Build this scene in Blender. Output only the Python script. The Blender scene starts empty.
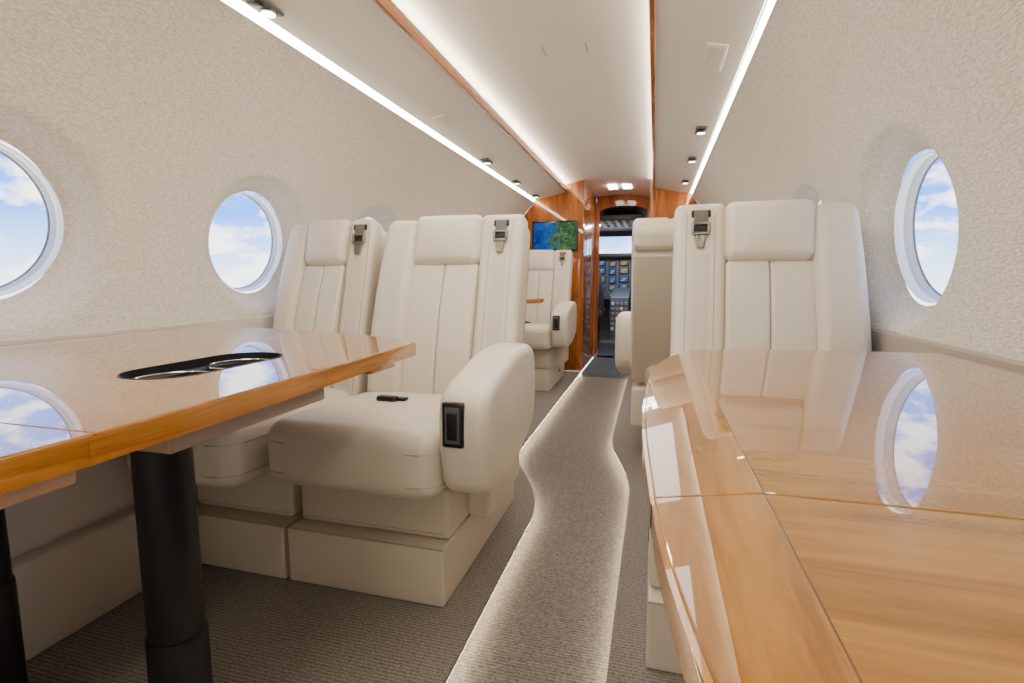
import bpy, bmesh, math, random
from mathutils import Vector, Matrix
random.seed(4)
S = bpy.context.scene
COL = S.collection
PI = math.pi
CAMZ = 0.80
XC = -0.385            # cabin centre line
R = 0.93               # fuselage lining radius (centre at z = CAMZ)
Y0, Y1 = -1.6, 4.45    # cabin aft / forward ends
def hw(zp): return math.sqrt(max(R*R - zp*zp, 0))

# ------------------------------------------------------------------ materials
def newmat(name):
    m = bpy.data.materials.new(name); m.use_nodes = True
    nt = m.node_tree
    return m, nt, nt.nodes['Principled BSDF']
def N(nt, t, **kw):
    n = nt.nodes.new(t)
    for k, v in kw.items(): setattr(n, k, v)
    return n
def plain(name, col, rough=.5, metal=0, bump=0, bscale=200, coat=0, var=0, spec=.5, crease=0):
    m, nt, b = newmat(name)
    b.inputs['Base Color'].default_value = (*col, 1)
    b.inputs['Roughness'].default_value = rough
    b.inputs['Metallic'].default_value = metal
    b.inputs['Coat Weight'].default_value = coat
    b.inputs['Coat Roughness'].default_value = .04
    b.inputs['Specular IOR Level'].default_value = spec
    tc = N(nt, 'ShaderNodeTexCoord')
    no = N(nt, 'ShaderNodeTexNoise'); no.inputs['Scale'].default_value = bscale; no.inputs['Detail'].default_value = 3
    nt.links.new(tc.outputs['Object'], no.inputs['Vector'])
    nrm = None
    if crease:
        n3 = N(nt, 'ShaderNodeTexNoise'); n3.inputs['Scale'].default_value = 14; n3.inputs['Detail'].default_value = 4; n3.inputs['Distortion'].default_value = 2.0
        nt.links.new(tc.outputs['Object'], n3.inputs['Vector'])
        b2 = N(nt, 'ShaderNodeBump'); b2.inputs['Strength'].default_value = crease; b2.inputs['Distance'].default_value = .02
        nt.links.new(n3.outputs['Fac'], b2.inputs['Height']); nrm = b2.outputs['Normal']
    if bump:
        bp = N(nt, 'ShaderNodeBump'); bp.inputs['Strength'].default_value = bump; bp.inputs['Distance'].default_value = .002
        nt.links.new(no.outputs['Fac'], bp.inputs['Height'])
        if nrm: nt.links.new(nrm, bp.inputs['Normal'])
        nrm = bp.outputs['Normal']
    if nrm: nt.links.new(nrm, b.inputs['Normal'])
    if var:
        n2 = N(nt, 'ShaderNodeTexNoise'); n2.inputs['Scale'].default_value = 6
        nt.links.new(tc.outputs['Object'], n2.inputs['Vector'])
        rp = N(nt, 'ShaderNodeValToRGB')
        rp.color_ramp.elements[0].color = (*[c*(1-var) for c in col], 1)
        rp.color_ramp.elements[1].color = (*[min(c*(1+var), 1) for c in col], 1)
        nt.links.new(n2.outputs['Fac'], rp.inputs['Fac']); nt.links.new(rp.outputs['Color'], b.inputs['Base Color'])
    return m
def emit(name, col, s):
    m = bpy.data.materials.new(name); m.use_nodes = True; nt = m.node_tree
    nt.nodes.clear()
    e = N(nt, 'ShaderNodeEmission'); e.inputs['Color'].default_value = (*col, 1); e.inputs['Strength'].default_value = s
    o = N(nt, 'ShaderNodeOutputMaterial'); nt.links.new(e.outputs[0], o.inputs['Surface'])
    return m
def wood(name, c1, c2, scale, rough=.25, coat=1.0, line=None, lsign=1, ior=1.5, cb=1.0):
    """grain stretched along the axis with the small scale; optional border band beyond x=line"""
    m, nt, b = newmat(name)
    tc = N(nt, 'ShaderNodeTexCoord')
    def grain(sc, f=1.0):
        mp = N(nt, 'ShaderNodeMapping'); mp.inputs['Scale'].default_value = sc
        nt.links.new(tc.outputs['Object'], mp.inputs['Vector'])
        no = N(nt, 'ShaderNodeTexNoise'); no.inputs['Scale'].default_value = 1; no.inputs['Detail'].default_value = 6
        no.inputs['Roughness'].default_value = .68; no.inputs['Distortion'].default_value = .6
        nt.links.new(mp.outputs[0], no.inputs['Vector'])
        rp = N(nt, 'ShaderNodeValToRGB')
        rp.color_ramp.elements[0].position = .36; rp.color_ramp.elements[1].position = .64
        rp.color_ramp.elements[0].color = (*[min(1, c*f) for c in c1], 1); rp.color_ramp.elements[1].color = (*[min(1, c*f) for c in c2], 1)
        nt.links.new(no.outputs['Fac'], rp.inputs['Fac'])
        return rp.outputs['Color']
    col = grain(scale)
    if line is not None:
        col2 = grain((scale[1], scale[0], scale[2]), cb)
        sx = N(nt, 'ShaderNodeSeparateXYZ'); nt.links.new(tc.outputs['Object'], sx.inputs[0])
        su = N(nt, 'ShaderNodeMath', operation='SUBTRACT'); nt.links.new(sx.outputs['X'], su.inputs[0]); su.inputs[1].default_value = line
        gt = N(nt, 'ShaderNodeMath', operation='GREATER_THAN' if lsign > 0 else 'LESS_THAN'); nt.links.new(su.outputs[0], gt.inputs[0]); gt.inputs[1].default_value = 0
        mx = N(nt, 'ShaderNodeMix', data_type='RGBA'); nt.links.new(gt.outputs[0], mx.inputs[0])
        nt.links.new(col, mx.inputs[6]); nt.links.new(col2, mx.inputs[7])
        ab = N(nt, 'ShaderNodeMath', operation='ABSOLUTE'); nt.links.new(su.outputs[0], ab.inputs[0])
        lt = N(nt, 'ShaderNodeMath', operation='LESS_THAN'); nt.links.new(ab.outputs[0], lt.inputs[0]); lt.inputs[1].default_value = .0005
        mx2 = N(nt, 'ShaderNodeMix', data_type='RGBA'); nt.links.new(lt.outputs[0], mx2.inputs[0])
        nt.links.new(mx.outputs[2], mx2.inputs[6]); mx2.inputs[7].default_value = (*[c*.6 for c in c1], 1)
        col = mx2.outputs[2]
    nt.links.new(col, b.inputs['Base Color'])
    b.inputs['Roughness'].default_value = rough
    b.inputs['Coat Weight'].default_value = coat; b.inputs['Coat Roughness'].default_value = .01
    b.inputs['Coat IOR'].default_value = ior
    b.inputs['Specular IOR Level'].default_value = .12
    return m

def fabric_mat():
    m, nt, b = newmat('wall_fabric')
    tc = N(nt, 'ShaderNodeTexCoord')
    mp = N(nt, 'ShaderNodeMapping'); mp.inputs['Scale'].default_value = (240, 100, 280)
    nt.links.new(tc.outputs['Object'], mp.inputs['Vector'])
    no = N(nt, 'ShaderNodeTexNoise'); no.inputs['Scale'].default_value = 1; no.inputs['Detail'].default_value = 4
    nt.links.new(mp.outputs[0], no.inputs['Vector'])
    rp = N(nt, 'ShaderNodeValToRGB')
    rp.color_ramp.elements[0].position = .32; rp.color_ramp.elements[1].position = .68
    rp.color_ramp.elements[0].color = (.55, .50, .425, 1); rp.color_ramp.elements[1].color = (.765, .72, .635, 1)
    nt.links.new(no.outputs['Fac'], rp.inputs['Fac']); nt.links.new(rp.outputs['Color'], b.inputs['Base Color'])
    bp = N(nt, 'ShaderNodeBump'); bp.inputs['Strength'].default_value = .9; bp.inputs['Distance'].default_value = .0045
    nt.links.new(no.outputs['Fac'], bp.inputs['Height']); nt.links.new(bp.outputs['Normal'], b.inputs['Normal'])
    b.inputs['Roughness'].default_value = .85; b.inputs['Specular IOR Level'].default_value = .2
    return m
def carpet_mat(name, ca, cb):
    m, nt, b = newmat(name)
    tc = N(nt, 'ShaderNodeTexCoord')
    mp = N(nt, 'ShaderNodeMapping'); mp.inputs['Scale'].default_value = (150, 250, 100)
    nt.links.new(tc.outputs['Object'], mp.inputs['Vector'])
    no = N(nt, 'ShaderNodeTexNoise'); no.inputs['Scale'].default_value = 1; no.inputs['Detail'].default_value = 3
    nt.links.new(mp.outputs[0], no.inputs['Vector'])
    wv = N(nt, 'ShaderNodeTexWave', bands_direction='Y'); wv.inputs['Scale'].default_value = 34; wv.inputs['Distortion'].default_value = 2.5
    wv.inputs['Detail'].default_value = 2; wv.inputs['Detail Scale'].default_value = 6
    nt.links.new(tc.outputs['Object'], wv.inputs['Vector'])
    ad = N(nt, 'ShaderNodeMath', operation='MULTIPLY_ADD'); nt.links.new(wv.outputs['Fac'], ad.inputs[0]); ad.inputs[1].default_value = .24
    nt.links.new(no.outputs['Fac'], ad.inputs[2])
    rp = N(nt, 'ShaderNodeValToRGB')
    rp.color_ramp.elements[0].position = .34; rp.color_ramp.elements[1].position = .90
    rp.color_ramp.elements[0].color = (*ca, 1); rp.color_ramp.elements[1].color = (*cb, 1)
    nt.links.new(ad.outputs[0], rp.inputs['Fac']); nt.links.new(rp.outputs['Color'], b.inputs['Base Color'])
    bp = N(nt, 'ShaderNodeBump'); bp.inputs['Strength'].default_value = .6; bp.inputs['Distance'].default_value = .004
    nt.links.new(ad.outputs[0], bp.inputs['Height']); nt.links.new(bp.outputs['Normal'], b.inputs['Normal'])
    b.inputs['Roughness'].default_value = .95; b.inputs['Specular IOR Level'].default_value = .1
    return m
def pane_mat():
    m = bpy.data.materials.new('window_pane'); m.use_nodes = True; nt = m.node_tree; nt.nodes.clear()
    t = N(nt, 'ShaderNodeBsdfTransparent'); g = N(nt, 'ShaderNodeBsdfGlossy'); g.inputs['Roughness'].default_value = .02
    mx = N(nt, 'ShaderNodeMixShader'); mx.inputs[0].default_value = .03
    o = N(nt, 'ShaderNodeOutputMaterial')
    nt.links.new(t.outputs[0], mx.inputs[1]); nt.links.new(g.outputs[0], mx.inputs[2]); nt.links.new(mx.outputs[0], o.inputs['Surface'])
    return m
def map_mat():
    m = bpy.data.materials.new('map_screen'); m.use_nodes = True; nt = m.node_tree; nt.nodes.clear()
    tc = N(nt, 'ShaderNodeTexCoord')
    no = N(nt, 'ShaderNodeTexNoise'); no.inputs['Scale'].default_value = 13; no.inputs['Detail'].default_value = 9; no.inputs['Roughness'].default_value = .66; no.inputs['Distortion'].default_value = .6
    nt.links.new(tc.outputs['Object'], no.inputs['Vector'])
    n2 = N(nt, 'ShaderNodeTexNoise'); n2.inputs['Scale'].default_value = 30; n2.inputs['Detail'].default_value = 8; n2.inputs['Roughness'].default_value = .75
    nt.links.new(tc.outputs['Object'], n2.inputs['Vector'])
    sx = N(nt, 'ShaderNodeSeparateXYZ'); nt.links.new(tc.outputs['Object'], sx.inputs[0])
    ma = N(nt, 'ShaderNodeMath', operation='MULTIPLY_ADD'); nt.links.new(sx.outputs['X'], ma.inputs[0]); ma.inputs[1].default_value = 1.4
    nt.links.new(no.outputs['Fac'], ma.inputs[2])
    gt = N(nt, 'ShaderNodeMath', operation='GREATER_THAN'); nt.links.new(ma.outputs[0], gt.inputs[0]); gt.inputs[1].default_value = .475
    r1 = N(nt, 'ShaderNodeValToRGB'); r1.color_ramp.elements[0].position = .38; r1.color_ramp.elements[1].position = .64
    r1.color_ramp.elements[0].color = (.02, .075, .035, 1); r1.color_ramp.elements[1].color = (.25, .24, .14, 1)
    q = r1.color_ramp.elements.new(.51); q.color = (.06, .15, .06, 1)
    nt.links.new(n2.outputs['Fac'], r1.inputs['Fac'])
    m2 = N(nt, 'ShaderNodeMath', operation='MULTIPLY_ADD'); nt.links.new(n2.outputs['Fac'], m2.inputs[0]); m2.inputs[1].default_value = .35; nt.links.new(ma.outputs[0], m2.inputs[2])
    r2 = N(nt, 'ShaderNodeValToRGB'); r2.color_ramp.elements[0].position = .35; r2.color_ramp.elements[1].position = .66
    r2.color_ramp.elements[0].color = (.003, .02, .20, 1); r2.color_ramp.elements[1].color = (.03, .15, .45, 1)
    nt.links.new(m2.outputs[0], r2.inputs['Fac'])
    mx = N(nt, 'ShaderNodeMix', data_type='RGBA'); nt.links.new(gt.outputs[0], mx.inputs[0]); nt.links.new(r2.outputs['Color'], mx.inputs[6]); nt.links.new(r1.outputs['Color'], mx.inputs[7])
    em = N(nt, 'ShaderNodeEmission'); em.inputs['Strength'].default_value = 1.0; nt.links.new(mx.outputs[2], em.inputs['Color'])
    o = N(nt, 'ShaderNodeOutputMaterial'); nt.links.new(em.outputs[0], o.inputs['Surface'])
    return m

M = {}
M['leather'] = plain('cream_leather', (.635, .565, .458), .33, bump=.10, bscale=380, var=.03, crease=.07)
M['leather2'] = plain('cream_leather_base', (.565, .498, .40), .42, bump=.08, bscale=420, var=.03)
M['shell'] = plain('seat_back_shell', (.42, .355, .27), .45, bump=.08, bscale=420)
M['piping'] = plain('leather_piping', (.34, .285, .215), .5)
M['fabric'] = fabric_mat()
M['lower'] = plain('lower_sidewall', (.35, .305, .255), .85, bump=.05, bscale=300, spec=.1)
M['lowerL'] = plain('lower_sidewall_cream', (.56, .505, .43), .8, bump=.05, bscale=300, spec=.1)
M['ceil'] = plain('ceiling_panel', (.78, .742, .68), .5, bump=.02, bscale=300, spec=.3)
M['carpet'] = carpet_mat('side_carpet', (.10, .088, .078), (.335, .298, .265))
M['aisle'] = carpet_mat('aisle_carpet', (.082, .072, .064), (.275, .245, .218))
M['trimwood'] = wood('trim_wood', (.24, .07, .011), (.42, .145, .028), (30, 3, 30))
M['bulkwood'] = wood('bulkhead_wood', (.23, .06, .008), (.45, .145, .026), (22, 22, 2.5))
M['edgewood'] = wood('edge_wood', (.29, .10, .012), (.49, .21, .04), (60, 3, 60))
M['palewood'] = wood('pale_wood', (.46, .26, .125), (.58, .37, .20), (40, 4, 40), .4, .3)
M['white'] = plain('window_ring_white', (.80, .80, .79), .35)
M['seal'] = plain('window_seal', (.12, .14, .18), .5)
M['greyrim'] = plain('window_inner_rim', (.48, .49, .51), .4)
M['pane'] = pane_mat()
M['black'] = plain('satin_black', (.006, .006, .007), .4, bump=.02, spec=.35)
M['gloss'] = plain('gloss_black', (.01, .01, .012), .12)
M['grey'] = plain('dark_grey', (.07, .07, .075), .5)
M['midgrey'] = plain('mid_grey', (.28, .26, .24), .5)
M['strap'] = plain('belt_strap', (.12, .105, .09), .7, bump=.3, bscale=600)
M['metal'] = plain('buckle_metal', (.22, .20, .18), .28, .95)
M['chrome'] = plain('chrome_rim', (.50, .50, .50), .15, 1)
M['apron'] = plain('apron_taupe', (.34, .235, .155), .5)
M['led'] = emit('led_cove', (1, .87, .67), 34)
M['ledc'] = emit('led_ceiling', (1, .88, .69), 50)
M['ledf'] = emit('led_floor', (1, .84, .58), 30)
M['lens'] = emit('lamp_lens', (1, .96, .88), 14)
M['map'] = map_mat()
M['disp'] = emit('cockpit_display', (.045, .12, .32), 1.0)
M['disp2'] = emit('cockpit_display_earth', (.30, .22, .08), .8)
M['cock'] = plain('cockpit_lining', (.17, .175, .19), .7)
M['navy'] = plain('navy_trim', (.045, .055, .08), .7)
M['passfloor'] = carpet_mat('passage_carpet', (.05, .055, .07), (.16, .17, .20))
M['panelgrey'] = plain('instrument_grey', (.10, .135, .20), .5)

# ------------------------------------------------------------------ mesh helpers
def obj(name, bm, mat, parent=None, sharp=40, loc=None):
    bmesh.ops.recalc_face_normals(bm, faces=bm.faces[:])
    me = bpy.data.meshes.new(name); bm.to_mesh(me); bm.free()
    me.materials.append(mat)
    me.polygons.foreach_set('use_smooth', [True]*len(me.polygons))
    me.set_sharp_from_angle(angle=math.radians(sharp))
    o = bpy.data.objects.new(name, me); COL.objects.link(o)
    if parent is not None: o.parent = parent
    if loc is not None: o.location = loc
    return o
def tag(o, label=None, cat=None, group=None, kind=None):
    if label: o['label'] = label
    if cat: o['category'] = cat
    if group: o['group'] = group
    if kind: o['kind'] = kind
    return o
def thing(name, label, cat, loc=(0, 0, 0), rz=0, group=None):
    o = bpy.data.objects.new(name, None); COL.objects.link(o)
    o.empty_display_size = .1
    o.location = loc; o.rotation_euler = (0, 0, rz)
    return tag(o, label, cat, group)
def struct(name, bm, mat, label=None, cat=None, sharp=40):
    return tag(obj(name, bm, mat, None, sharp), label, cat, None, 'structure')
def bmn(): return bmesh.new()
def rbox(bm, c, h, r, fn=None, k=3, m=2, mp=None):
    h = list(h); r = min(r, min(h)*.98); c = Vector(c)
    ax = []
    for i in range(3):
        inn = h[i]-r
        pos = [inn + r*math.tan(PI/4*j/k) for j in range(1, k+1)]
        ax.append([-p for p in reversed(pos)] + [-inn+2*inn*j/m for j in range(m+1)] + pos)
    inn = [h[i]-r for i in range(3)]
    vd = {}
    def V(p):
        key = tuple(round(x, 6) for x in p)
        if key in vd: return vd[key]
        q = Vector([max(-inn[i], min(inn[i], p[i])) for i in range(3)])
        d = Vector(p)-q
        v = q + d*(r/d.length)
        if fn: v = fn(v)
        v = v + c
        if mp: v = mp(v)
        vd[key] = bm.verts.new(v); return vd[key]
    for i in range(3):
        j, l = (i+1) % 3, (i+2) % 3
        for s in (-1, 1):
            for a in range(len(ax[j])-1):
                for b in range(len(ax[l])-1):
                    q = []
                    for (u, w) in ((a, b), (a+1, b), (a+1, b+1), (a, b+1)):
                        p = [0, 0, 0]; p[i] = s*h[i]; p[j] = ax[j][u]; p[l] = ax[l][w]
                        q.append(V(p))
                    if s < 0: q.reverse()
                    if len(set(q)) == 4: bm.faces.new(q)
def box(bm, x0, x1, y0, y1, z0, z1, r=.002, mp=None):
    rbox(bm, ((x0+x1)/2, (y0+y1)/2, (z0+z1)/2), (abs(x1-x0)/2, abs(y1-y0)/2, abs(z1-z0)/2), r, k=2, m=1, mp=mp)
def roundpoly(pts, rad, seg=6, closed=True):
    out = []; n = len(pts)
    for i in range(n):
        p = Vector(pts[i])
        if not closed and i in (0, n-1): out.append(p); continue
        a = Vector(pts[i-1]); b = Vector(pts[(i+1) % n])
        r = rad[i] if isinstance(rad, (list, tuple)) else rad
        r1 = min(r, (a-p).length*.48); r2 = min(r, (b-p).length*.48)
        if r <= 1e-5: out.append(p); continue
        s = p+(a-p).normalized()*r1; e = p+(b-p).normalized()*r2
        for k in range(seg+1):
            t = k/seg
            out.append(s*(1-t)**2 + p*2*t*(1-t) + e*t*t)
    return out
def inset(poly, d):
    n = len(poly); out = []
    area = sum(poly[i-1].x*poly[i].y-poly[i].x*poly[i-1].y for i in range(n))
    sg = 1 if area > 0 else -1
    for i in range(n):
        e1 = (poly[i]-poly[i-1]); e2 = (poly[(i+1) % n]-poly[i])
        if e1.length < 1e-9: e1 = e2
        if e2.length < 1e-9: e2 = e1
        e1 = e1.normalized(); e2 = e2.normalized()
        n1 = Vector((-e1.y, e1.x)); n2 = Vector((-e2.y, e2.x))
        v = n1+n2
        L = max(v.length_squared/2, .25)
        out.append(poly[i]+v*(sg*d/L))
    return out
def rprism(bm, poly, lo, hi, r, mp, k=3):
    """poly: 2D vectors, extruded lo..hi with rounded rims; mp(u,v,w) -> 3D"""
    poly = [Vector(p) for p in poly]
    lv = []
    for j in range(k+1):
        t = PI/2*j/k
        lv.append((lo+r*(1-math.cos(t)), r*(1-math.sin(t))))
    for j in range(k, -1, -1):
        t = PI/2*j/k
        lv.append((hi-r*(1-math.cos(t)), r*(1-math.sin(t))))
    loops = []
    for z, d in lv:
        pp = inset(poly, d) if d > 1e-7 else poly
        loops.append([bm.verts.new(mp(p.x, p.y, z)) for p in pp])
    n = len(poly)
    for a, b in zip(loops[:-1], loops[1:]):
        for i in range(n):
            bm.faces.new((a[i-1], a[i], b[i], b[i-1]))
    bm.faces.new(loops[0]); bm.faces.new(list(reversed(loops[-1])))
def lathe(bm, prof, seg=48, mat=None, cap0=False, cap1=False):
    mat = mat or Matrix()
    rings = []
    for r, z in prof:
        rings.append([bm.verts.new(mat @ Vector((r*math.cos(2*PI*i/seg), r*math.sin(2*PI*i/seg), z))) for i in range(seg)])
    for a, b in zip(rings[:-1], rings[1:]):
        for i in range(seg): bm.faces.new((a[i-1], a[i], b[i], b[i-1]))
    if cap0: bm.faces.new(rings[0])
    if cap1: bm.faces.new(rings[-1])
def tube(bm, pts, r, closed=False, seg=8):
    pts = [Vector(p) for p in pts]; n = len(pts); rings = []
    for i in range(n):
        if closed: t = pts[(i+1) % n]-pts[i-1]
        else: t = pts[min(i+1, n-1)]-pts[max(i-1, 0)]
        t.normalize()
        up = Vector((0, 0, 1)) if abs(t.z) < .9 else Vector((0, 1, 0))
        a = t.cross(up).normalized(); b = t.cross(a)
        rings.append([bm.verts.new(pts[i]+a*r*math.cos(2*PI*k/seg)+b*r*math.sin(2*PI*k/seg)) for k in range(seg)])
    rng = range(n) if closed else range(1, n)
    for i in rng:
        for k in range(seg): bm.faces.new((rings[i-1][k-1], rings[i-1][k], rings[i][k], rings[i][k-1]))
    if not closed: bm.faces.new(rings[0]); bm.faces.new(rings[-1])
def ribbon(bm, prof, ys):
    """prof: list of (x,z) section points swept along y"""
    rows = [[bm.verts.new((x, y, z)) for x, z in prof] for y in ys]
    for a, b in zip(rows[:-1], rows[1:]):
        for i in range(len(prof)-1): bm.faces.new((a[i], a[i+1], b[i+1], b[i]))
def poly_slab(bm, pts, z0, z1):
    lo = [bm.verts.new((x, y, z0)) for x, y in pts]; hi = [bm.verts.new((x, y, z1)) for x, y in pts]
    n = len(pts)
    for i in range(n): bm.faces.new((lo[i-1], lo[i], hi[i], hi[i-1]))
    bm.faces.new(lo); bm.faces.new(hi)

# ------------------------------------------------------------------ the setting
# floor: dropped aisle with raised side floors whose lips hide light strips
Ledge = roundpoly([(-.385, Y0), (-.380, 1.74), (-.595, 2.20), (-.605, Y1)], .14, 8, False)
Redge = roundpoly([(-.072, Y0), (-.068, 2.02), (-.185, 2.50), (-.19, Y1)], .14, 8, False)
DROP = .045
bm = bmn(); poly_slab(bm, [(-.75, Y0), (.1, Y0), (.1, Y1), (-.75, Y1)], -DROP-.03, -DROP)
struct('floor', bm, M['aisle'], 'sunken grey-brown carpeted aisle between the lit side floors', 'floor')
WL, WR = XC-R-.01, XC+R+.01
bm = bmn(); poly_slab(bm, [(WL, Y0)]+[(p.x, p.y) for p in Ledge]+[(WL, Y1)], -.010, 0)
poly_slab(bm, [(WL, Y0)]+[(p.x-.024, p.y) for p in Ledge]+[(WL, Y1)], -DROP, -.0101)
struct('floor', bm, M['carpet'], 'dark carpeted side floor under the pair of seats on the left', 'floor', 20)
bm = bmn(); poly_slab(bm, [(WR, Y0)]+[(p.x, p.y) for p in Redge]+[(WR, Y1)], -.010, 0)
poly_slab(bm, [(WR, Y0)]+[(p.x+.024, p.y) for p in Redge]+[(WR, Y1)], -DROP, -.0101)
struct('floor', bm, M['carpet'], 'dark carpeted side floor under the seats on the right', 'floor', 20)
def edge_led(edge, sgn, name, label):
    bm = bmn(); a = []; b = []
    for p in edge:
        a.append(bm.verts.new((p.x-sgn*.014, p.y, -.0125))); b.append(bm.verts.new((p.x-sgn*.001, p.y, -.0125)))
    for i in range(1, len(a)): bm.faces.new((a[i-1], a[i], b[i], b[i-1]))
    struct(name, bm, M['ledf'], label, 'light strip')
edge_led(Ledge, 1, 'trim_1', 'warm light strip under the left edge of the aisle')
edge_led(Redge, -1, 'trim_2', 'warm light strip under the right edge of the aisle')

# side walls with round window openings
PHS = {-1: math.asin(.120/R), 1: math.asin(.108/R)}
PH0 = -.141; PH1 = .40; PHT = math.asin(.670/R)
RH = .164; CH = .265
def wpt(side, y, ph, out=0):
    rr = R+out
    return Vector((XC+side*rr*math.cos(ph), y, CAMZ+rr*math.sin(ph)))
def sidewall(side, wins, name, label):
    bm = bmn(); n = 12; PHW = PHS[side]
    cols = []
    y = Y0
    def span(a, b, k):
        return [a+(b-a)*i/k for i in range(k)]
    for w in wins:
        if w-CH > y+1e-4: cols += span(y, w-CH, 4)
        cols += span(w-CH, w+CH, n); y = w+CH
    cols += span(y, Y1, 4)+[Y1]
    isw = lambda ya, yb: any(w-CH-1e-5 <= ya and yb <= w+CH+1e-5 for w in wins)
    def quad(f, pr):
        bm.faces.new([bm.verts.new(f(*p)) for p in pr])
    for a, b in zip(cols[:-1], cols[1:]):
        for i in range(10):
            p0 = PH1+(PHT-PH1)*i/10; p1 = PH1+(PHT-PH1)*(i+1)/10
            quad(lambda yy, pp: wpt(side, yy, pp), ((a, p0), (b, p0), (b, p1), (a, p1)))
        if not isw(a, b):
            for i in range(n):
                p0 = PH0+(PH1-PH0)*i/n; p1 = PH0+(PH1-PH0)*(i+1)/n
                quad(lambda yy, pp: wpt(side, yy, pp), ((a, p0), (b, p0), (b, p1), (a, p1)))
    for w in wins:
        sq = []
        for i in range(n): sq.append((-1+2*i/n, -1))
        for i in range(n): sq.append((1, -1+2*i/n))
        for i in range(n): sq.append((1-2*i/n, 1))
        for i in range(n): sq.append((-1, 1-2*i/n))
        T = 12; rings = []
        for t in range(T+1):
            f = (t/T); ring = []
            for (u, v) in sq:
                ph = PH0+(PH1-PH0)*(v+1)/2
                P = Vector((u*CH, (ph-PHW)*R)); ang = math.atan2(P.y, P.x)
                Cc = Vector((math.cos(ang)*RH, math.sin(ang)*RH))
                q = Cc.lerp(P, f)
                rho = (q.length-RH)/.075; rho = max(0, min(1, rho))
                dep = .060*(1-(rho*rho*(3-2*rho))) if t < T else 0
                ring.append(bm.verts.new(wpt(side, w+q.x, PHW+q.y/R, dep)))
            rings.append(ring)
        for a, b in zip(rings[:-1], rings[1:]):
            for i in range(len(a)): bm.faces.new((a[i-1], a[i], b[i], b[i-1]))
    bmesh.ops.remove_doubles(bm, verts=bm.verts[:], dist=1e-4)
    struct(name, bm, M['fabric'], label, 'wall', 60)
LWIN = [.745+.745*k for k in range(-2, 5)]
RWIN = [-.01, .69, 1.39, 2.09, 2.79, 3.49]
sidewall(-1, LWIN, 'wall_left', 'woven cream fabric sidewall with round windows on the left')
sidewall(1, RWIN, 'wall_right', 'woven cream fabric sidewall with round windows on the right')
wn = 0
desc = {(-1, 2): 'round window nearest the camera on the left above the table',
        (-1, 3): 'round window on the left beside the window seat',
        (-1, 4): 'round window mostly hidden behind the left window seat',
        (1, 2): 'round window beside the single seat on the right',
        (1, 3): 'round window hidden behind the right single seat'}
for side, ws in ((-1, LWIN), (1, RWIN)):
    PHW = PHS[side]
    for wi, w in enumerate(ws):
        wn += 1
        nrm = Vector((side*math.cos(PHW), 0, math.sin(PHW)))
        xa = Vector((0, 1, 0)); ya = nrm.cross(xa)
        base = wpt(side, w, PHW)
        mt = Matrix((xa, ya, nrm)).transposed().to_4x4(); mt.translation = base
        bm = bmn()
        lathe(bm, [(.172, .065), (.169, .0545), (.167, .0515), (.1655, .0515), (.165, .054), (.1645, .062), (.1640, .072)], 72)
        fr = struct(f'window_{wn}', bm, M['white'], desc.get((side, wi), 'white-ringed round window in the %s sidewall, number %d counted from the aft end' % ('left' if side < 0 else 'right', wi+1)), 'window')
        fr.matrix_world = mt
        bm = bmn(); lathe(bm, [(.1642, .071), (.1632, .0725), (.1626, .096)], 72); obj('inner_rim', bm, M['greyrim'], fr)
        bm = bmn(); lathe(bm, [(.1632, .092), (.1610, .0915), (.1602, .095)], 72); obj('window_seal', bm, M['seal'], fr)
        bm = bmn(); lathe(bm, [(.1628, .094), (.02, .094)], 72, cap1=True); obj('window_pane', bm, M['pane'], fr)

# lower sidewalls and dado lip
HB = R-.016; ZD = CAMZ+R*math.sin(PH0)
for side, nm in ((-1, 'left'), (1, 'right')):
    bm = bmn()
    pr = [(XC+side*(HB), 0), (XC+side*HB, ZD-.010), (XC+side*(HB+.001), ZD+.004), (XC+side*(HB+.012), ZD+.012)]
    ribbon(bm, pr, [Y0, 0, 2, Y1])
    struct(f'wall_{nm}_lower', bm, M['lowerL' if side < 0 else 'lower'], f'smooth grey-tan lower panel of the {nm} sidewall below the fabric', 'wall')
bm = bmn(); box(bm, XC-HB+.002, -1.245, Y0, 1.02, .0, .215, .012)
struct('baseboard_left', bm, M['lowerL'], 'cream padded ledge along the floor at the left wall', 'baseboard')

# ceiling: outer soffits, light coves, wood trims, central vault
YV = 5.4
for side, nm in ((-1, 'left'), (1, 'right')):
    bm = bmn()
    ribbon(bm, [(XC+side*a, CAMZ+z) for a, z in ((.634, .720), (.630, .690), (.626, .687), (.60, .694), (.48, .721), (.361, .744))], [Y0, 0, 1, 2, 3, Y1])
    struct('ceiling', bm, M['ceil'], f'smooth cream overhead panel on the {nm} holding the reading lights', 'ceiling')
    bm = bmn(); ribbon(bm, [(XC+side*a, CAMZ+z) for a, z in ((.655, .669), (.650, .680), (.636, .694))], [Y0, 0, 2, Y1])
    struct('trim_3' if side < 0 else 'trim_4', bm, M['led'], f'glowing cove light line above the {nm} fabric wall', 'light strip')
    bm = bmn(); box(bm, XC+side*.345, XC+side*.362, Y0, Y1+.02, CAMZ+.734, CAMZ+.774, .003)
    struct('trim_5' if side < 0 else 'trim_6', bm, M['trimwood'], f'glossy brown wood strip along the {nm} side of the centre ceiling', 'trim')
    bm = bmn(); ribbon(bm, [(XC+side*a, CAMZ+z) for a, z in ((.361, .776), (.348, .7755))], [Y0, 0, 2, Y1])
    struct('trim_7' if side < 0 else 'trim_8', bm, M['ledc'], f'glowing light line tucked above the {nm} wood ceiling strip', 'light strip')
bm = bmn()
pr = [(XC-.405, CAMZ+.755)]
for i in range(17):
    a = -.400+.80*i/16
    pr.append((XC+a, CAMZ+.798+.057*(1-(a/.40)**2)))
pr.append((XC+.405, CAMZ+.755))
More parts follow.
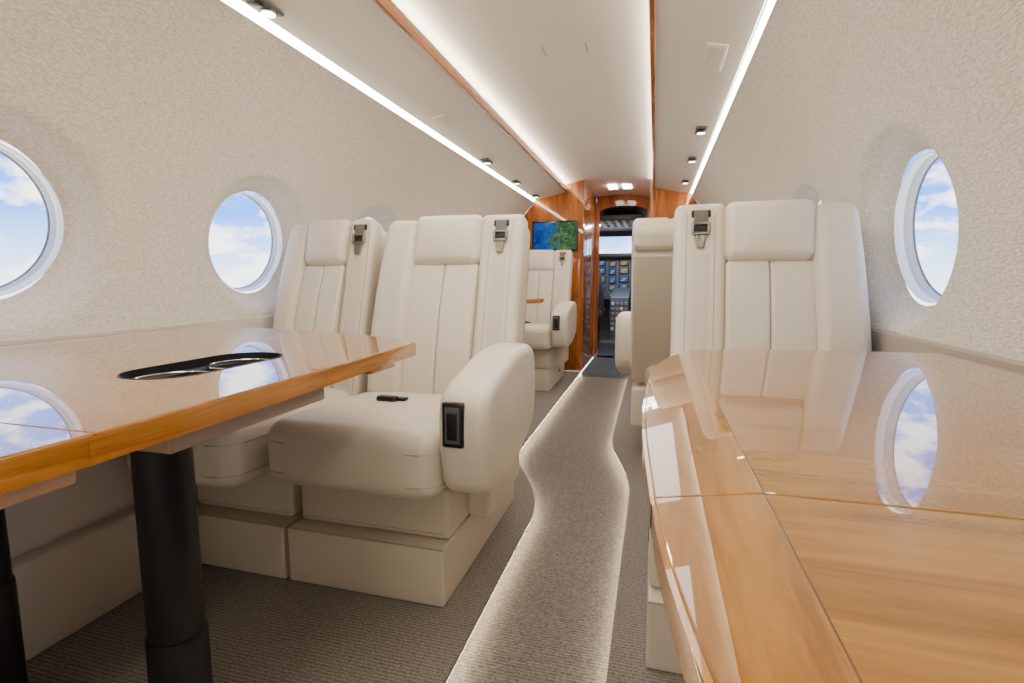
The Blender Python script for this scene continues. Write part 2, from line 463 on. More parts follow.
ribbon(bm, pr, [Y0, 0, 1, 2, 3, Y1, YV+.05])
struct('ceiling', bm, M['ceil'], 'pale vaulted centre ceiling panel between the two wood strips', 'ceiling')

# aft wall behind the camera
bm = bmn()
pts = [(XC+R, 0), (XC+R, CAMZ)] + [(XC+R*math.cos(a), CAMZ+R*math.sin(a)) for a in [PI*i/24 for i in range(1, 24)] if R*math.sin(a) < .86]+[(XC-R, CAMZ), (XC-R, 0)]
vs = [bm.verts.new((x, Y0, z)) for x, z in pts]; bm.faces.new(vs)
struct('wall_aft', bm, M['ceil'], 'plain cream aft bulkhead behind the seats', 'wall')

# forward wood bulkhead with aisle opening, vestibule behind
DL, DR = -.60, -.06
def bulk(side):
    bm = bmn()
    pts = []
    if side < 0:
        pts.append((DL, 0)); pts.append((DL, CAMZ+.85))
        for i in range(14):
            a = PI*.62+(PI-PI*.62)*i/13
            x, z = XC+R*math.cos(a), CAMZ+R*math.sin(a)
            if x < DL-.01: pts.append((x, z))
        pts.append((XC-R, 0))
    else:
        pts.append((DR, 0)); pts.append((XC+R, 0))
        for i in range(14):
            a = PI*.40*i/13
            x, z = XC+R*math.cos(a), CAMZ+R*math.sin(a)
            if x > DR+.01: pts.append((x, z))
        pts.append((DR, CAMZ+.85))
    rprism(bm, [Vector(p) for p in pts], Y1, Y1+.05, .004, lambda u, v, w: Vector((u, w, v)), 2)
    return bm
struct('wall_front', bulk(-1), M['bulkwood'], 'glossy brown wood bulkhead left of the cockpit passage', 'wall', 15)
struct('wall_front', bulk(1), M['bulkwood'], 'glossy brown wood bulkhead right of the cockpit passage', 'wall', 15)
bm = bmn(); box(bm, DL-.03, DL, Y1+.05, YV, 0, CAMZ+.86, .003)
struct('wall_passage_left', bm, M['bulkwood'], 'wood side wall on the left of the cockpit passage', 'wall')
bm = bmn(); box(bm, DR, DR+.03, Y1+.05, YV, 0, CAMZ+.86, .003)
struct('wall_passage_right', bm, M['bulkwood'], 'wood side wall on the right of the cockpit passage', 'wall')
for nm_, lab, x0_, x1_, z0_, z1_ in (('cabinet_door', 'narrow wood cabinet door in the bulkhead below the map monitor', -.735, -.625, .06, .98),):
    t = thing(nm_, lab, 'cabinet door', ((x0_+x1_)/2, Y1-.004, z0_))
    bm = bmn(); box(bm, x0_-(x0_+x1_)/2, x1_-(x0_+x1_)/2, -.008, .004, 0, z1_-z0_, .003); obj('door_panel', bm, M['bulkwood'], t)
    bm = bmn(); rbox(bm, (.035, -.012, .62), (.008, .005, .03), .004); obj('door_latch', bm, M['metal'], t)
bm = bmn(); poly_slab(bm, [(DL, Y1), (DR, Y1), (DR, YV), (DL, YV)], -.06, -.012)
struct('floor', bm, M['passfloor'], 'dark floor of the cockpit passage', 'floor')
bm = bmn()
out = [(DL, 0), (DL, CAMZ+.87), (DR, CAMZ+.87), (DR, 0), (DR-.035, 0), (DR-.035, CAMZ+.70)]
for i in range(1, 12):
    t = i/12; x = (DR-.035)+(DL+.035-DR+.035)*t
    out.append((x, CAMZ+.70+.045*math.sin(PI*t)**.6))
out += [(DL+.035, CAMZ+.70), (DL+.035, 0)]
rprism(bm, [Vector(p) for p in out], YV, YV+.05, .002, lambda u, v, w: Vector((u, w, v)), 2)
struct('door_1', bm, M['bulkwood'], 'brown wood arch framing the open cockpit doorway', 'doorway', 15)
for k, (x, y) in enumerate(((-.40, 4.9), (-.27, 4.9))):
    bm = bmn(); box(bm, x-.04, x+.04, y-.10, y+.10, CAMZ+.840, CAMZ+.850, .003)
    t = obj('ceiling_light', bm, M['lens']); tag(t, ('left' if k == 0 else 'right')+' of the two bright ceiling lights over the cockpit passage', 'light', 'passage ceiling lights')
bm = bmn(); box(bm, DL+.04, DR-.04, YV+.06, YV+.36, 0.0, .14, .012)
tag(obj('cockpit_step', bm, M['navy']), 'dark step just inside the cockpit doorway', 'step')

# ------------------------------------------------------------------ cockpit
YC = 7.0; CW = .74
x0, x1 = XC-CW, XC+CW
def face(name, label, cat, *polys):
    bm = bmn()
    for pts in polys: bm.faces.new([bm.verts.new(p) for p in pts])
    struct(name, bm, M['cock'], label, cat)
face('floor', 'dark grey cockpit floor', 'floor', [(x0, YV+.05, -.02), (x1, YV+.05, -.02), (x1, YC, -.02), (x0, YC, -.02)])
for xx, s, nm in ((x0, 1, 'left'), (x1, -1, 'right')):
    face('wall_cockpit_'+nm, f'dark grey {nm} side lining of the cockpit', 'wall',
         [(xx, YV+.05, -.02), (xx, YC, -.02), (xx, YC, CAMZ+.2), (xx, YV+.05, CAMZ+.2)],
         [(xx, YV+.05, CAMZ+.2), (xx, YC, CAMZ+.2), (xx+s*.22, YC-.1, CAMZ+.62), (xx+s*.22, YV+.05, CAMZ+.80)])
face('ceiling', 'dark grey cockpit ceiling', 'ceiling', [(x0+.22, YV+.05, CAMZ+.80), (x0+.22, YC-.1, CAMZ+.62), (x1-.22, YC-.1, CAMZ+.62), (x1-.22, YV+.05, CAMZ+.80)])
face('wall_cockpit_aft', 'dark back of the cockpit bulkhead left of the doorway', 'wall', [(x0, YV+.051, -.02), (DL, YV+.051, -.02), (DL, YV+.051, CAMZ+.8), (x0, YV+.051, CAMZ+.8)])
face('wall_cockpit_aft', 'dark back of the cockpit bulkhead right of the doorway', 'wall', [(x1, YV+.051, -.02), (DR, YV+.051, -.02), (DR, YV+.051, CAMZ+.8), (x1, YV+.051, CAMZ+.8)])
bm = bmn(); box(bm, x0, x1, YC-.02, YC+.02, -.02, CAMZ+.27, .003)
struct('wall_cockpit_front', bm, M['cock'], 'dark cockpit firewall below the windscreen', 'wall')
bm = bmn()
box(bm, x0, x1, YC-.12, YC-.08, CAMZ+.56, CAMZ+.66, .003)
for x in (x0+.03, XC-.40, XC+.10, XC+.40, x1-.03):
    rbox(bm, (x, YC-.05, CAMZ+.42), (.022, .03, .16), .006, fn=lambda v: Vector((v.x, v.y-v.z*.25, v.z)))
struct('window_cockpit', bm, M['cock'], 'cockpit windscreen frame with bright sky beyond', 'window')
t = thing('instrument_panel', 'blue-grey cockpit instrument panel with rows of small blue displays', 'instrument panel', (XC, 6.55, 0))
bm = bmn(); rbox(bm, (0, .1, CAMZ+.02), (.66, .08, .27), .02); obj('panel', bm, M['panelgrey'], t)
bm = bmn(); rbox(bm, (0, .06, CAMZ+.30), (.68, .14, .025), .02); obj('glare_shield', bm, M['grey'], t)
for i, (x, w_) in enumerate(((-.54, .075), (-.40, .05), (-.27, .07), (-.13, .055), (.01, .075), (.15, .05), (.28, .07), (.42, .055), (.55, .07))):
    for j, (z, h_) in enumerate(((.21, .040), (.115, .045), (.01, .050), (-.085, .035))):
        zz = CAMZ+z-(.012 if i % 2 else 0)
        bm = bmn(); rbox(bm, (x, .014, zz), (w_*.80, .008, h_*.90), .008)
        d = obj('display', bm, M['gloss'], t)
        bm = bmn(); box(bm, x-w_*.66, x+w_*.66, .002, .005, zz-h_*.66, zz+h_*.74, .001)
        obj('display_screen', bm, M['disp2'] if (i, j) in ((4, 0),) else (M['disp'] if (i*2+j) % 3 else M['midgrey']), d)
        bm = bmn()
        for q in range(3): box(bm, x-w_*(.5-.15*q), x+w_*(.1+.2*q), .0005, .0018, zz-.018+.014*q, zz-.013+.014*q, .0005)
        obj('display_mark', bm, M['white'], d)
    for q in range(4):
        bm = bmn(); rbox(bm, (x-.045+.03*q, .014, CAMZ-.15-.035*(q % 2)), (.009, .012, .009), .004); obj('knob', bm, M['white'] if q == 1 else M['midgrey'], t)
t = thing('center_console', 'grey cockpit centre console covered in small switches', 'console', (XC, 6.25, 0))
bm = bmn(); rbox(bm, (0, 0, .33), (.11, .26, .33), .02, fn=lambda v: Vector((v.x, v.y, v.z+max(v.z, 0)*v.y*.6))); obj('body', bm, M['panelgrey'], t)
for i in range(4):
    for j in range(6):
        bm = bmn(); rbox(bm, (-.075+.05*i, -.264, .24+.058*j), (.015, .005, .018), .004); obj('switch', bm, M['white'] if (i*3+j) % 5 == 0 else M['midgrey'], t)
t = thing('overhead_panel', 'dark overhead switch panel on the cockpit ceiling', 'switch panel', (XC, 6.05, CAMZ+.66))
bm = bmn(); rbox(bm, (0, 0, 0), (.24, .40, .03), .012); obj('panel', bm, M['grey'], t)
for i in range(5):
    for j in range(4):
        bm = bmn(); rbox(bm, (-.16+.08*i, -.3+.18*j, -.034), (.022, .03, .006), .003); obj('switch', bm, M['midgrey'], t)
for k, x in enumerate((XC-.37, XC+.33)):
    t = thing('pilot_seat', ('left' if k == 0 else 'right')+' dark pilot seat seen from behind through the cockpit doorway', 'seat', (x, 6.0, 0), 0, 'pilot seats')
    bm = bmn(); rbox(bm, (0, -.08, .68), (.20, .05, .27), .045, fn=lambda v: Vector((v.x*(1-.25*max(v.z, 0)/.27), v.y-.12*v.z, v.z))); obj('backrest', bm, M['navy'], t)
    bm = bmn(); rbox(bm, (0, -.10, 1.02), (.11, .04, .075), .035); obj('headrest', bm, M['navy'], t)
    bm = bmn(); rbox(bm, (0, .10, .42), (.19, .21, .06), .04); obj('seat', bm, M['navy'], t)
    bm = bmn(); rbox(bm, (0, .08, .17), (.13, .15, .19), .01); obj('base', bm, M['grey'], t)

# ------------------------------------------------------------------ seats
def make_seat(label, loc, rz, w, side, group, ext=.018, arm=True, base_off=.05, cut=.052, pw=0.0, cdy=0.0, ain=0.0):
    root = thing('cabin_seat', label, 'seat', loc, rz, group)
    L = M['leather']; s = side
    bx = -s*base_off; ph = w*.455+pw
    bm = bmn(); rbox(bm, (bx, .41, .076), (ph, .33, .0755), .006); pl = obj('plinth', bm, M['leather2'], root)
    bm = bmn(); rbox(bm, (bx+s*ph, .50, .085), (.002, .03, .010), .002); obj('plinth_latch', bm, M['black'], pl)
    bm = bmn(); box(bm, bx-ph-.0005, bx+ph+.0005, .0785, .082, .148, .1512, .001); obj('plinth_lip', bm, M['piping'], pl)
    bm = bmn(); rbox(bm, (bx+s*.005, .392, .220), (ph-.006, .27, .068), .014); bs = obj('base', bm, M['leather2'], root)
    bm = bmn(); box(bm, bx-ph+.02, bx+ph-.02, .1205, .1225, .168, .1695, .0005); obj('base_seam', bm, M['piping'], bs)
    # cushion: thick pad with a rounded nose
    cx0, cx1 = -w/2-ext, w/2-cut-ain
    hx = (cx1-cx0)/2; cxm = s*(cx0+cx1)/2; hy = .265-cdy/2; cy = .265+cdy/2
    def cf(v):
        u = v.x/hx; q = v.y/hy
        pz = .016*(1-u**4)*(1-q**4) if v.z > 0 else 0
        py = -.018*(1-u*u)*(1-(v.z/.080)**2*.5) if v.y < 0 else 0
        return Vector((v.x, v.y+py, v.z+pz-v.y*.05))
    bm = bmn(); rbox(bm, (cxm, cy, .366), (hx, hy, .080), .042, cf, k=6, m=6); cu = obj('cushion', bm, L, root)
    for zz in (.036, -.040):
        bm = bmn(); pts = []
        for p in roundpoly([(-hx, -hy), (hx, -hy), (hx, hy), (-hx, hy)], .054, 8):
            u = p.x/hx
            py = -.018*(1-u*u)*(1-(zz/.080)**2*.5) if p.y < 0 else 0
            pts.append((cxm+p.x*1.001, cy+p.y*1.001+py, .366+zz-p.y*.05))
        tube(bm, pts, .0017, True, 6); obj('piping', bm, M['piping'], cu)
    # backrest in its own leaning frame
    t = math.atan(.17/.63); ct, st = math.cos(t), math.sin(t)
    def bmap(v): return Vector((v.x*s, .455+v.y*st-v.z*ct, .388+v.y*ct+v.z*st))
    def tap(x, y):      # outer side narrows towards the top
        return x*(1-.08*max(0, y/.62-.30)/.70) if x < 0 else x
    def bt(v, c=.315): return Vector((tap(v.x, v.y+c), v.y, v.z))
    bm = bmn(); rbox(bm, (0, .318, -.044), (w/2, .320, .056), .048, bt, k=6, m=4, mp=bmap); obj('backrest', bm, L, root)
    a0, a1 = -w*.5, -w*.225; am = (a0+a1)/2
    def bol(v):
        q = v.y/.30
        dx = (tap(a0, v.y+.325)-a0)*max(0, -v.x/((a1-a0)/2))
        return Vector((v.x+dx, v.y, v.z+.026*(1-q*q) if v.z > 0 else v.z))
    bm = bmn(); rbox(bm, (am, .327, .001), ((a1-a0)/2, .302, .041), .035, bol, k=6, m=5, mp=bmap); obj('bolster', bm, L, root)
    b0, b1 = -w*.242, w*.215; bmid = (b0+b1)/2
    for (p0, p1) in ((b0, bmid-.0003), (bmid+.0003, b1)):
        hh = (p1-p0)/2
        bm = bmn(); rbox(bm, ((p0+p1)/2, .245, 0), (hh, .226, .035), .010, lambda v: Vector((v.x, v.y, v.z+(.017*(1-(v.y/.226)**2) if v.z > 0 else 0))), k=4, m=5, mp=bmap); obj('back_panel', bm, L, root)
    hh = (b1-b0)/2
    bm = bmn(); rbox(bm, (bmid, .552, .005), (hh+.005, .085, .042), .028, lambda v: Vector((v.x, v.y, v.z+(.016*(1-(v.y/.085)**2)*(1-(v.x/hh)**2) if v.z > 0 else 0))), k=6, m=5, mp=bmap); obj('headrest', bm, L, root)
    s0, s1 = w*.210, w*.5
    bm = bmn(); rbox(bm, ((s0+s1)/2, .327, -.002), ((s1-s0)/2, .310, .036), .022, k=5, m=3, mp=bmap); bpn = obj('belt_panel', bm, L, root)
    sm = (s0+s1)/2
    for dx in (-.036, .036):
        bm = bmn(); rbox(bm, (sm+dx, .325, .0338), (.0011, .280, .0008), .0006, mp=bmap); obj('stitch_line', bm, M['piping'], bpn)
    bm = bmn(); rbox(bm, (sm, .275, .0345), (.021, .215, .0012), .001, mp=bmap); obj('belt_webbing', bm, M['leather2'], root)
    # shoulder belt: dark slot in the panel, short strap, metal buckle hanging from it
    bm = bmn(); rbox(bm, (sm, .602, .036), (.025, .010, .004), .004, mp=bmap); bg = obj('belt_guide', bm, M['black'], root)
    bm = bmn(); rbox(bm, (sm, .590, .039), (.018, .020, .002), .0015, mp=bmap); obj('strap', bm, M['strap'], bg)
    def trap(v): return Vector((v.x*(1-.40*max(0, -v.y)/.03), v.y, v.z))
    bm = bmn()
    for (cx, cy_, hx_, hy_) in ((0, .572, .024, .004), (-.020, .558, .004, .015), (.020, .558, .004, .015), (0, .544, .021, .005)):
        rbox(bm, (sm+cx, cy_, .042), (hx_, hy_, .004), .0035, mp=bmap)
    obj('buckle', bm, M['metal'], bg)
    bm = bmn(); rbox(bm, (sm, .558, .038), (.016, .010, .002), .0015, mp=bmap); obj('buckle_slot', bm, M['black'], bg)
    bm = bmn(); rbox(bm, (sm, .524, .040), (.013, .020, .003), .003, trap, mp=bmap); obj('buckle_tongue', bm, M['metal'], bg)
    # rear shell
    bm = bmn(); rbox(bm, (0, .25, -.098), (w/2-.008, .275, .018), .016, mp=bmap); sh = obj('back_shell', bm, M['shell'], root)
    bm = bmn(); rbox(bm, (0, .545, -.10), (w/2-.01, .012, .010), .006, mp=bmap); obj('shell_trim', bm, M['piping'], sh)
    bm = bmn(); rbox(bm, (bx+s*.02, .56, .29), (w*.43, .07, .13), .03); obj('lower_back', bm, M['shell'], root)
    if arm:
        prof = roundpoly([(.02, .318), (-.006, .46), (.006, .562), (.27, .624), (.46, .619), (.480, .50), (.46, .38), (.22, .312)], [.05, .05, .06, .08, .06, .05, .06, .08], 6)
        bm = bmn(); rprism(bm, prof, w/2-.050-ain, w/2+.068-ain, .028, lambda u, v, x: Vector((s*x, u, v)), 6); ar = obj('armrest', bm, L, root)
        px = s*(w/2-.008-ain)
        bm = bmn(); rbox(bm, (px, .001, .490), (.025, .009, .050), .006); cp = obj('control_panel', bm, M['gloss'], ar)
        bm = bmn(); rbox(bm, (px, -.0085, .490), (.017, .0015, .040), .004); obj('recess', bm, M['grey'], cp)
        bm = bmn(); rbox(bm, (px, -.0100, .488), (.012, .002, .030), .003); obj('handle', bm, M['black'], cp)
        bm = bmn(); rbox(bm, (s*(w/2-.055-ain), .42, .24), (.045, .16, .085), .015); obj('arm_support', bm, M['leather2'], root)
    # lap belt buckle lying on the cushion
    bm = bmn(); rbox(bm, (cxm-s*.035, .27, .468), (.030, .013, .008), .006); rbox(bm, (cxm+s*.001, .285, .466), (.016, .012, .004), .003); obj('lap_belt_buckle', bm, M['black'], root)
    return root
make_seat('cream leather seat on the left by the aisle, its armrest holding a black control panel', (-.645, 1.0, 0), 0, .49, 1, 'cabin seats', .022)
make_seat('cream leather seat squeezed between the left wall and the aisle seat', (-1.096, 1.0, 0), 0, .346, 1, 'cabin seats', .008, False, .006, .010, .014, -.07)
make_seat('single cream leather seat facing the camera behind the right table', (.28, .93, 0), 0, .465, -1, 'cabin seats', .010, True, -.062, .052, 0, 0, .056)
cs = make_seat('cream leather seat turned away, seen from behind beyond the right single seat', (.165, 2.82, 0), PI, .49, 1, 'cabin seats')
cs.scale = (1.06, 1, 1.045)
ds = make_seat('small distant cream leather seat under the wall monitor', (-.88, 3.48, 0), 0, .48, 1, 'cabin seats')
ds.scale = (1, 1, 1.03)
make_seat('cream leather seat facing forward, hidden behind the left aisle seat', (-.945, 2.62, 0), PI, .45, -1, 'cabin seats')

# ------------------------------------------------------------------ tables
TZ = .668
def leaf(root, pts, rad, mat, name='table_leaf', chamf=None, TH=.025):
    lx, ly = root.location.x, root.location.y
    poly = roundpoly([(x-lx, y-ly) for x, y in pts], rad, 8)
    bm = bmn(); rprism(bm, poly, TZ-TH, TZ, .0012, lambda u, v, z: Vector((u, v, z)), 2)
    if chamf:
        cx = chamf[0]-lx
        bmesh.ops.bisect_plane(bm, geom=bm.verts[:]+bm.edges[:]+bm.faces[:], dist=1e-5, plane_co=(cx, 0, 0), plane_no=(1, 0, 0))
        for v in bm.verts:
            if v.co.x < cx and v.co.z > TZ-TH*.5: v.co.z -= chamf[1]*(cx-v.co.x)
    return obj(name, bm, mat, root, 3 if chamf else 8)
def add_leg(root, x, y):
    lx, ly = root.location.x, root.location.y
    mt = Matrix.Translation((x-lx, y-ly, 0))
    bm = bmn(); lathe(bm, [(.038, .20), (.038, TZ-.052)], 40, mt, True, True); lg = obj('leg', bm, M['black'], root)
    bm = bmn(); lathe(bm, [(.041, .01), (.041, .265), (.040, .27), (.038, .271)], 40, mt, True, True); obj('leg_sleeve', bm, M['black'], lg)
    bm = bmn(); lathe(bm, [(.075, 0), (.075, .008), (.070, .012), (.041, .013)], 40, mt, True, True); obj('leg_foot', bm, M['black'], lg)
    bm = bmn(); lathe(bm, [(.046, TZ-.066), (.046, TZ-.051)], 40, mt, True, True); obj('leg_collar', bm, M['black'], lg)
def band(root, pts, rad, lo, hi, chamf=None):
    lx, ly = root.location.x, root.location.y
    poly = roundpoly([(x-lx, y-ly) for x, y in pts], rad, 8)
    def H(p):
        if chamf and p.x < chamf[0]-lx: return hi-chamf[1]*(chamf[0]-lx-p.x)
        return hi
    bm = bmn()
    outp = inset(poly, -.003)
    a = [bm.verts.new((p.x, p.y, lo)) for p in outp]; b = [bm.verts.new((p.x, p.y, H(p))) for p in outp]
    c = [bm.verts.new((p.x, p.y, H(p))) for p in poly]; d = [bm.verts.new((p.x, p.y, lo)) for p in poly]
    for i in range(1, len(poly)):
        bm.faces.new((a[i-1], a[i], b[i], b[i-1])); bm.faces.new((b[i-1], b[i], c[i], c[i-1])); bm.faces.new((a[i-1], a[i], d[i], d[i-1]))
    return obj('edge_band', bm, M['edgewood'], root, 30)
JY = .32; TH = .026
lt = thing('folding_table', 'glossy wood table on the left on black legs, with a black cup holder', 'table', (-.9, JY, 0))
M['tableL'] = wood('left_table_wood', (.20, .082, .012), (.37, .178, .038), (3, 38, 38), .25, 1, line=.36, lsign=1, ior=1.58, cb=.92)
Lp = [(-1.285, JY+.0006), (-.466, JY+.0006), (-.472, .60), (-.488, .985), (-.56, 1.05), (-.79, 1.13), (-1.02, 1.18), (-1.285, 1.20)]
Lr = [0, 0, .1, .004, .03, .15, .15, 0]
lf = leaf(lt, Lp, Lr, M['tableL'], TH=TH)
La = [(-1.285, JY-.0006), (-.466, JY-.0006), (-.480, .05), (-.525, -.34), (-.58, -.40), (-.79, -.49), (-1.02, -.54), (-1.285, -.56)]
leaf(lt, La, Lr, M['tableL'], TH=TH)
band(lt, Lp[1:], Lr[1:], TZ-TH-.001, TZ-.0015); band(lt, La[1:], Lr[1:], TZ-TH-.001, TZ-.0015)
# cup holder well cut into the top
wx, wy = -.676-lt.location.x, .645-lt.location.y
def stad(rr, ln, n=14):
    pts = []
    for i in range(n+1): a = PI*i/n; pts.append(Vector((wx+rr*math.cos(a), wy+ln+rr*math.sin(a))))
    for i in range(n+1): a = PI+PI*i/n; pts.append(Vector((wx+rr*math.cos(a), wy-ln+rr*math.sin(a))))
    return pts
bm = bmn(); rprism(bm, stad(.060, .070), TZ-.06, TZ+.03, .001, lambda u, v, z: Vector((u, v, z)), 1)
cut = obj('cutter', bm, M['black'], lt)
md = lf.modifiers.new('b', 'BOOLEAN'); md.object = cut; md.operation = 'DIFFERENCE'; md.solver = 'EXACT'
bpy.context.view_layer.update()
dg = bpy.context.evaluated_depsgraph_get()
nm = bpy.data.meshes.new_from_object(lf.evaluated_get(dg))
lf.modifiers.clear(); lf.data = nm
nm.polygons.foreach_set('use_smooth', [False]*len(nm.polygons))
bpy.data.objects.remove(cut, do_unlink=True)
bm = bmn()
st1 = stad(.0593, .070); lv = [(stad(.0615, .070), TZ+.0008), (st1, TZ+.0008), (st1, TZ-.014), (stad(.054, .068), TZ-.018), (stad(.052, .066), TZ-.046)]
rows = [[bm.verts.new((p.x, p.y, z)) for p in pl] for pl, z in lv]
n = len(st1)
for q in range(len(rows)-1):
    for i in range(n): bm.faces.new((rows[q][i-1], rows[q][i], rows[q+1][i], rows[q+1][i-1]))
bm.faces.new(rows[-1]); cup = obj('cup_holder', bm, M['black'], lt)
for dy in (-.066, .066):
    bm = bmn(); tube(bm, [(wx+.052*math.cos(2*PI*i/40), wy+dy+.052*math.sin(2*PI*i/40), TZ-.0105) for i in range(40)], .0018, True, 6); obj('cup_ring', bm, M['chrome'], cup)
add_leg(lt, -.685, .56); add_leg(lt, -1.115, .56)
bm = bmn(); box(bm, -.610+.9, -.485+.9, .405-JY, .67-JY, TZ-TH-.025, TZ-TH, .003); obj('apron', bm, M['apron'], lt)
bm = bmn(); box(bm, -.745+.9, -.484+.9, -.25-JY, .315-JY, TZ-TH-.020, TZ-TH, .003); obj('slide_rail', bm, M['palewood'], lt)
bm = bmn(); box(bm, -1.17+.9, -.745+.9, .50-JY, .62-JY, TZ-TH-.022, TZ-TH, .004); obj('cross_rail', bm, M['apron'], lt)
bm = bmn(); box(bm, -.57+.9, -.505+.9, .84-JY, .93-JY, TZ-TH-.018, TZ-TH, .003); obj('latch_block', bm, M['edgewood'], lt)

JR = .337; THR = .029
rt = thing('folding_table', 'large glossy honey wood table filling the right foreground', 'table', (.27, JR, 0))
M['tableR'] = wood('right_table_wood', (.185, .073, .008), (.35, .165, .029), (3, 34, 34), .25, 1, line=-.20, lsign=-1, ior=1.58, cb=1.12)
CHF = (.07, .16)
Rp = [(.515, JR+.0006), (.004, JR+.0006), (-.006, .52), (-.006, .66), (.0, .80), (.010, .90), (.034, .98), (.075, 1.03), (.14, 1.06), (.30, 1.08), (.515, 1.095)]
RR = [0, 0, .1, .1, .1, .08, .08, .08, .08, .1, 0]
leaf(rt, Rp, RR, M['tableR'], chamf=CHF, TH=THR)
Ra = [(.515, JR-.0006), (.004, JR-.0006), (.012, .25), (.026, .165), (.06, .03), (.105, -.14), (.17, -.28), (.30, -.34), (.515, -.36)]
RRa = [0, 0, .06, .06, .1, .1, .1, .1, 0]
leaf(rt, Ra, RRa, M['tableR'], chamf=CHF, TH=THR)
band(rt, Rp[1:], RR[1:], TZ-THR-.001, TZ-.0015, CHF); band(rt, Ra[1:], RRa[1:], TZ-THR-.001, TZ-.0015, CHF)
add_leg(rt, .20, .45); add_leg(rt, .42, .45)
bm = bmn(); box(bm, .10-.27, .46-.27, .36-JR, .58-JR, TZ-THR-.022, TZ-THR, .004); obj('apron', bm, M['apron'], rt)

ft = thing('side_table', 'small wood table in front of the distant seat on the left', 'table', (-1.0, 3.02, 0))
bm = bmn(); rprism(bm, roundpoly([(-.29, -.2), (.33, -.16), (.36, 0), (.33, .16), (-.29, .2)], .06, 6), .665, .69, .004, lambda u, v, z: Vector((u, v, z)), 2); obj('tabletop', bm, M['edgewood'], ft, 8)
bm = bmn(); lathe(bm, [(.035, 0), (.035, .665)], 24, Matrix.Translation((-.05, 0, 0)), True, True); obj('leg', bm, M['black'], ft)

# ------------------------------------------------------------------ small fittings
mo = thing('wall_monitor', 'flat monitor showing a blue and green map on the wood bulkhead', 'monitor', (-.845, Y1-.018, CAMZ+.375))
bm = bmn(); rbox(bm, (0, 0, 0), (.198, .018, .130), .006); obj('bezel', bm, M['gloss'], mo)
bm = bmn(); box(bm, -.183, .183, -.0205, -.0185, -.114, .114, .0008); obj('screen', bm, M['map'], mo)
def soffz(a): return CAMZ+.694+(.60-a)*(.744-.694)/(.60-.361)
def spot(label, side, y, a=.578):
    z = soffz(a)-.004
    t = thing('reading_light', label, 'light', (XC+side*a, y, z), 0, 'overhead reading lights')
    bm = bmn(); rbox(bm, (0, 0, 0), (.026, .055, .005), .005); obj('bezel', bm, M['grey'], t)
    bm = bmn(); lathe(bm, [(.022, -.004), (.022, -.009), (.018, -.010)], 20, Matrix.Translation((0, .022, 0)), False, False); obj('ring', bm, M['chrome'], t)
    bm = bmn(); lathe(bm, [(.0185, -.0095), (.005, -.0105)], 20, Matrix.Translation((0, .022, 0)), False, True); obj('lens', bm, M['lens'], t)
    bm = bmn(); rbox(bm, (0, -.026, -.006), (.016, .014, .004), .003); obj('switch', bm, M['black'], t)
for lab, sd, y, a in (('large reading light in the left overhead panel nearest the camera', -1, 1.17, .598), ('second reading light from the camera in the left overhead panel', -1, 2.95, .590),
                      ('third reading light from the camera in the left overhead panel', -1, 3.62, .590), ('farthest reading light in the left overhead panel', -1, 4.25, .590),
                      ('nearest reading light in the right overhead panel', 1, 2.64, .572), ('middle reading light in the right overhead panel', 1, 3.25, .572), ('farthest reading light in the right overhead panel', 1, 3.95, .572)):
    spot(lab, sd, y, a)
for lab, sd, y in (('flat cream speaker cover in the left overhead panel', -1, 2.25), ('flat cream speaker cover in the right overhead panel', 1, 1.84)):
    a = .545; z = soffz(a)
    t = thing('speaker_cover', lab, 'cover', (XC+sd*a, y, z), 0)
    t.rotation_euler = (0, sd*.21, 0)
    bm = bmn(); rbox(bm, (0, 0, -.001), (.032, .10, .003), .0025); obj('frame', bm, M['ceil'], t)
    bm = bmn(); rbox(bm, (0, 0, -.0045), (.025, .088, .001), .0009); obj('grille', bm, M['ceil'], t)
for lab, x, y in (('left of two thin slots in the centre ceiling panel', -.43, 2.0), ('right of two thin slots in the centre ceiling panel', -.27, 2.0)):
    a = x-XC; z = CAMZ+.798+.057*(1-(a/.40)**2)
    bm = bmn(); rbox(bm, (x, y, z-.001), (.0015, .04, .002), .0012); tag(obj('ceiling_slot', bm, M['midgrey']), lab, 'slot', 'ceiling slots')

# ------------------------------------------------------------------ light
def area(name, loc, sx, sy, e, col=(1, .955, .885), rot=(0, 0, 0)):
    l = bpy.data.lights.new(name, 'AREA'); l.shape = 'RECTANGLE'; l.size = sx; l.size_y = sy; l.energy = e; l.color = col
    o = bpy.data.objects.new(name, l); COL.objects.link(o); o.location = loc; o.rotation_euler = rot
area('cabin_fill', (XC, -.4, CAMZ+.76), .5, 1.4, 10)  # added ambient fill along the centre ceiling, not a cabin fixture
area('cabin_fill', (XC, 1.3, CAMZ+.77), .5, 1.2, 11)
area('cabin_fill', (XC, 3.2, CAMZ+.77), .5, 1.4, 9)
area('aft_fill', (XC, Y0+.05, CAMZ), 1.2, .9, 6, rot=(math.radians(90), 0, 0))  # added fill from behind the camera, brightens under the tables
area('passage_lamp', (-.33, 4.9, CAMZ+.80), .2, .4, 3)
area('cockpit_fill', (XC, 5.8, CAMZ+.6), .3, .2, 10)  # added fill that lightens the cockpit interior, no fixture there
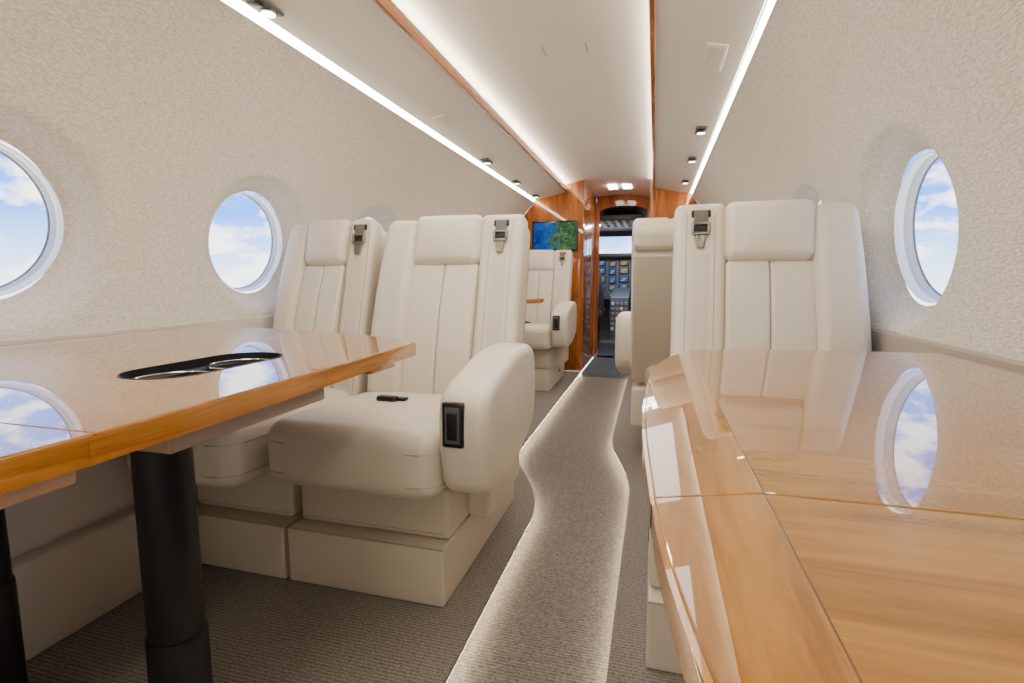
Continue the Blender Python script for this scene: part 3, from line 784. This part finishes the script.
w = bpy.data.worlds.new('sky'); S.world = w; w.use_nodes = True; nt = w.node_tree
bg = nt.nodes['Background']
tc = N(nt, 'ShaderNodeTexCoord'); sx = N(nt, 'ShaderNodeSeparateXYZ'); nt.links.new(tc.outputs['Generated'], sx.inputs[0])
rp = N(nt, 'ShaderNodeValToRGB'); e = rp.color_ramp.elements
mr = N(nt, 'ShaderNodeMapRange'); mr.inputs['From Min'].default_value = -.10; mr.inputs['From Max'].default_value = .30
nt.links.new(sx.outputs['Z'], mr.inputs['Value']); nt.links.new(mr.outputs[0], rp.inputs['Fac'])
e[0].position = .0; e[0].color = (.84, .92, 1, 1); e[1].position = 1; e[1].color = (.05, .20, .80, 1)
a = e.new(.26); a.color = (.64, .82, 1, 1); a = e.new(.52); a.color = (.07, .29, .93, 1)
mp = N(nt, 'ShaderNodeMapping'); mp.inputs['Scale'].default_value = (10, 10, 22); mp.inputs['Location'].default_value = (.7, .3, .4); nt.links.new(tc.outputs['Generated'], mp.inputs['Vector'])
no = N(nt, 'ShaderNodeTexNoise'); no.inputs['Scale'].default_value = 1; no.inputs['Detail'].default_value = 8; no.inputs['Roughness'].default_value = .58; nt.links.new(mp.outputs[0], no.inputs['Vector'])
r2 = N(nt, 'ShaderNodeValToRGB'); r2.color_ramp.elements[0].position = .48; r2.color_ramp.elements[1].position = .59
nt.links.new(no.outputs['Fac'], r2.inputs['Fac'])
mx = N(nt, 'ShaderNodeMix', data_type='RGBA'); nt.links.new(r2.outputs['Color'], mx.inputs[0]); nt.links.new(rp.outputs['Color'], mx.inputs[6]); mx.inputs[7].default_value = (1, 1, 1, 1)
nt.links.new(mx.outputs[2], bg.inputs['Color']); bg.inputs['Strength'].default_value = 4.2

# ------------------------------------------------------------------ camera
cam = bpy.data.cameras.new('camera'); cam.lens = 18; cam.sensor_width = 36; cam.clip_start = .01
co = bpy.data.objects.new('camera', cam); COL.objects.link(co)
co.location = (0, 0, CAMZ); co.rotation_euler = (math.radians(90-6.85), 0, math.radians(15.5))
S.camera = co
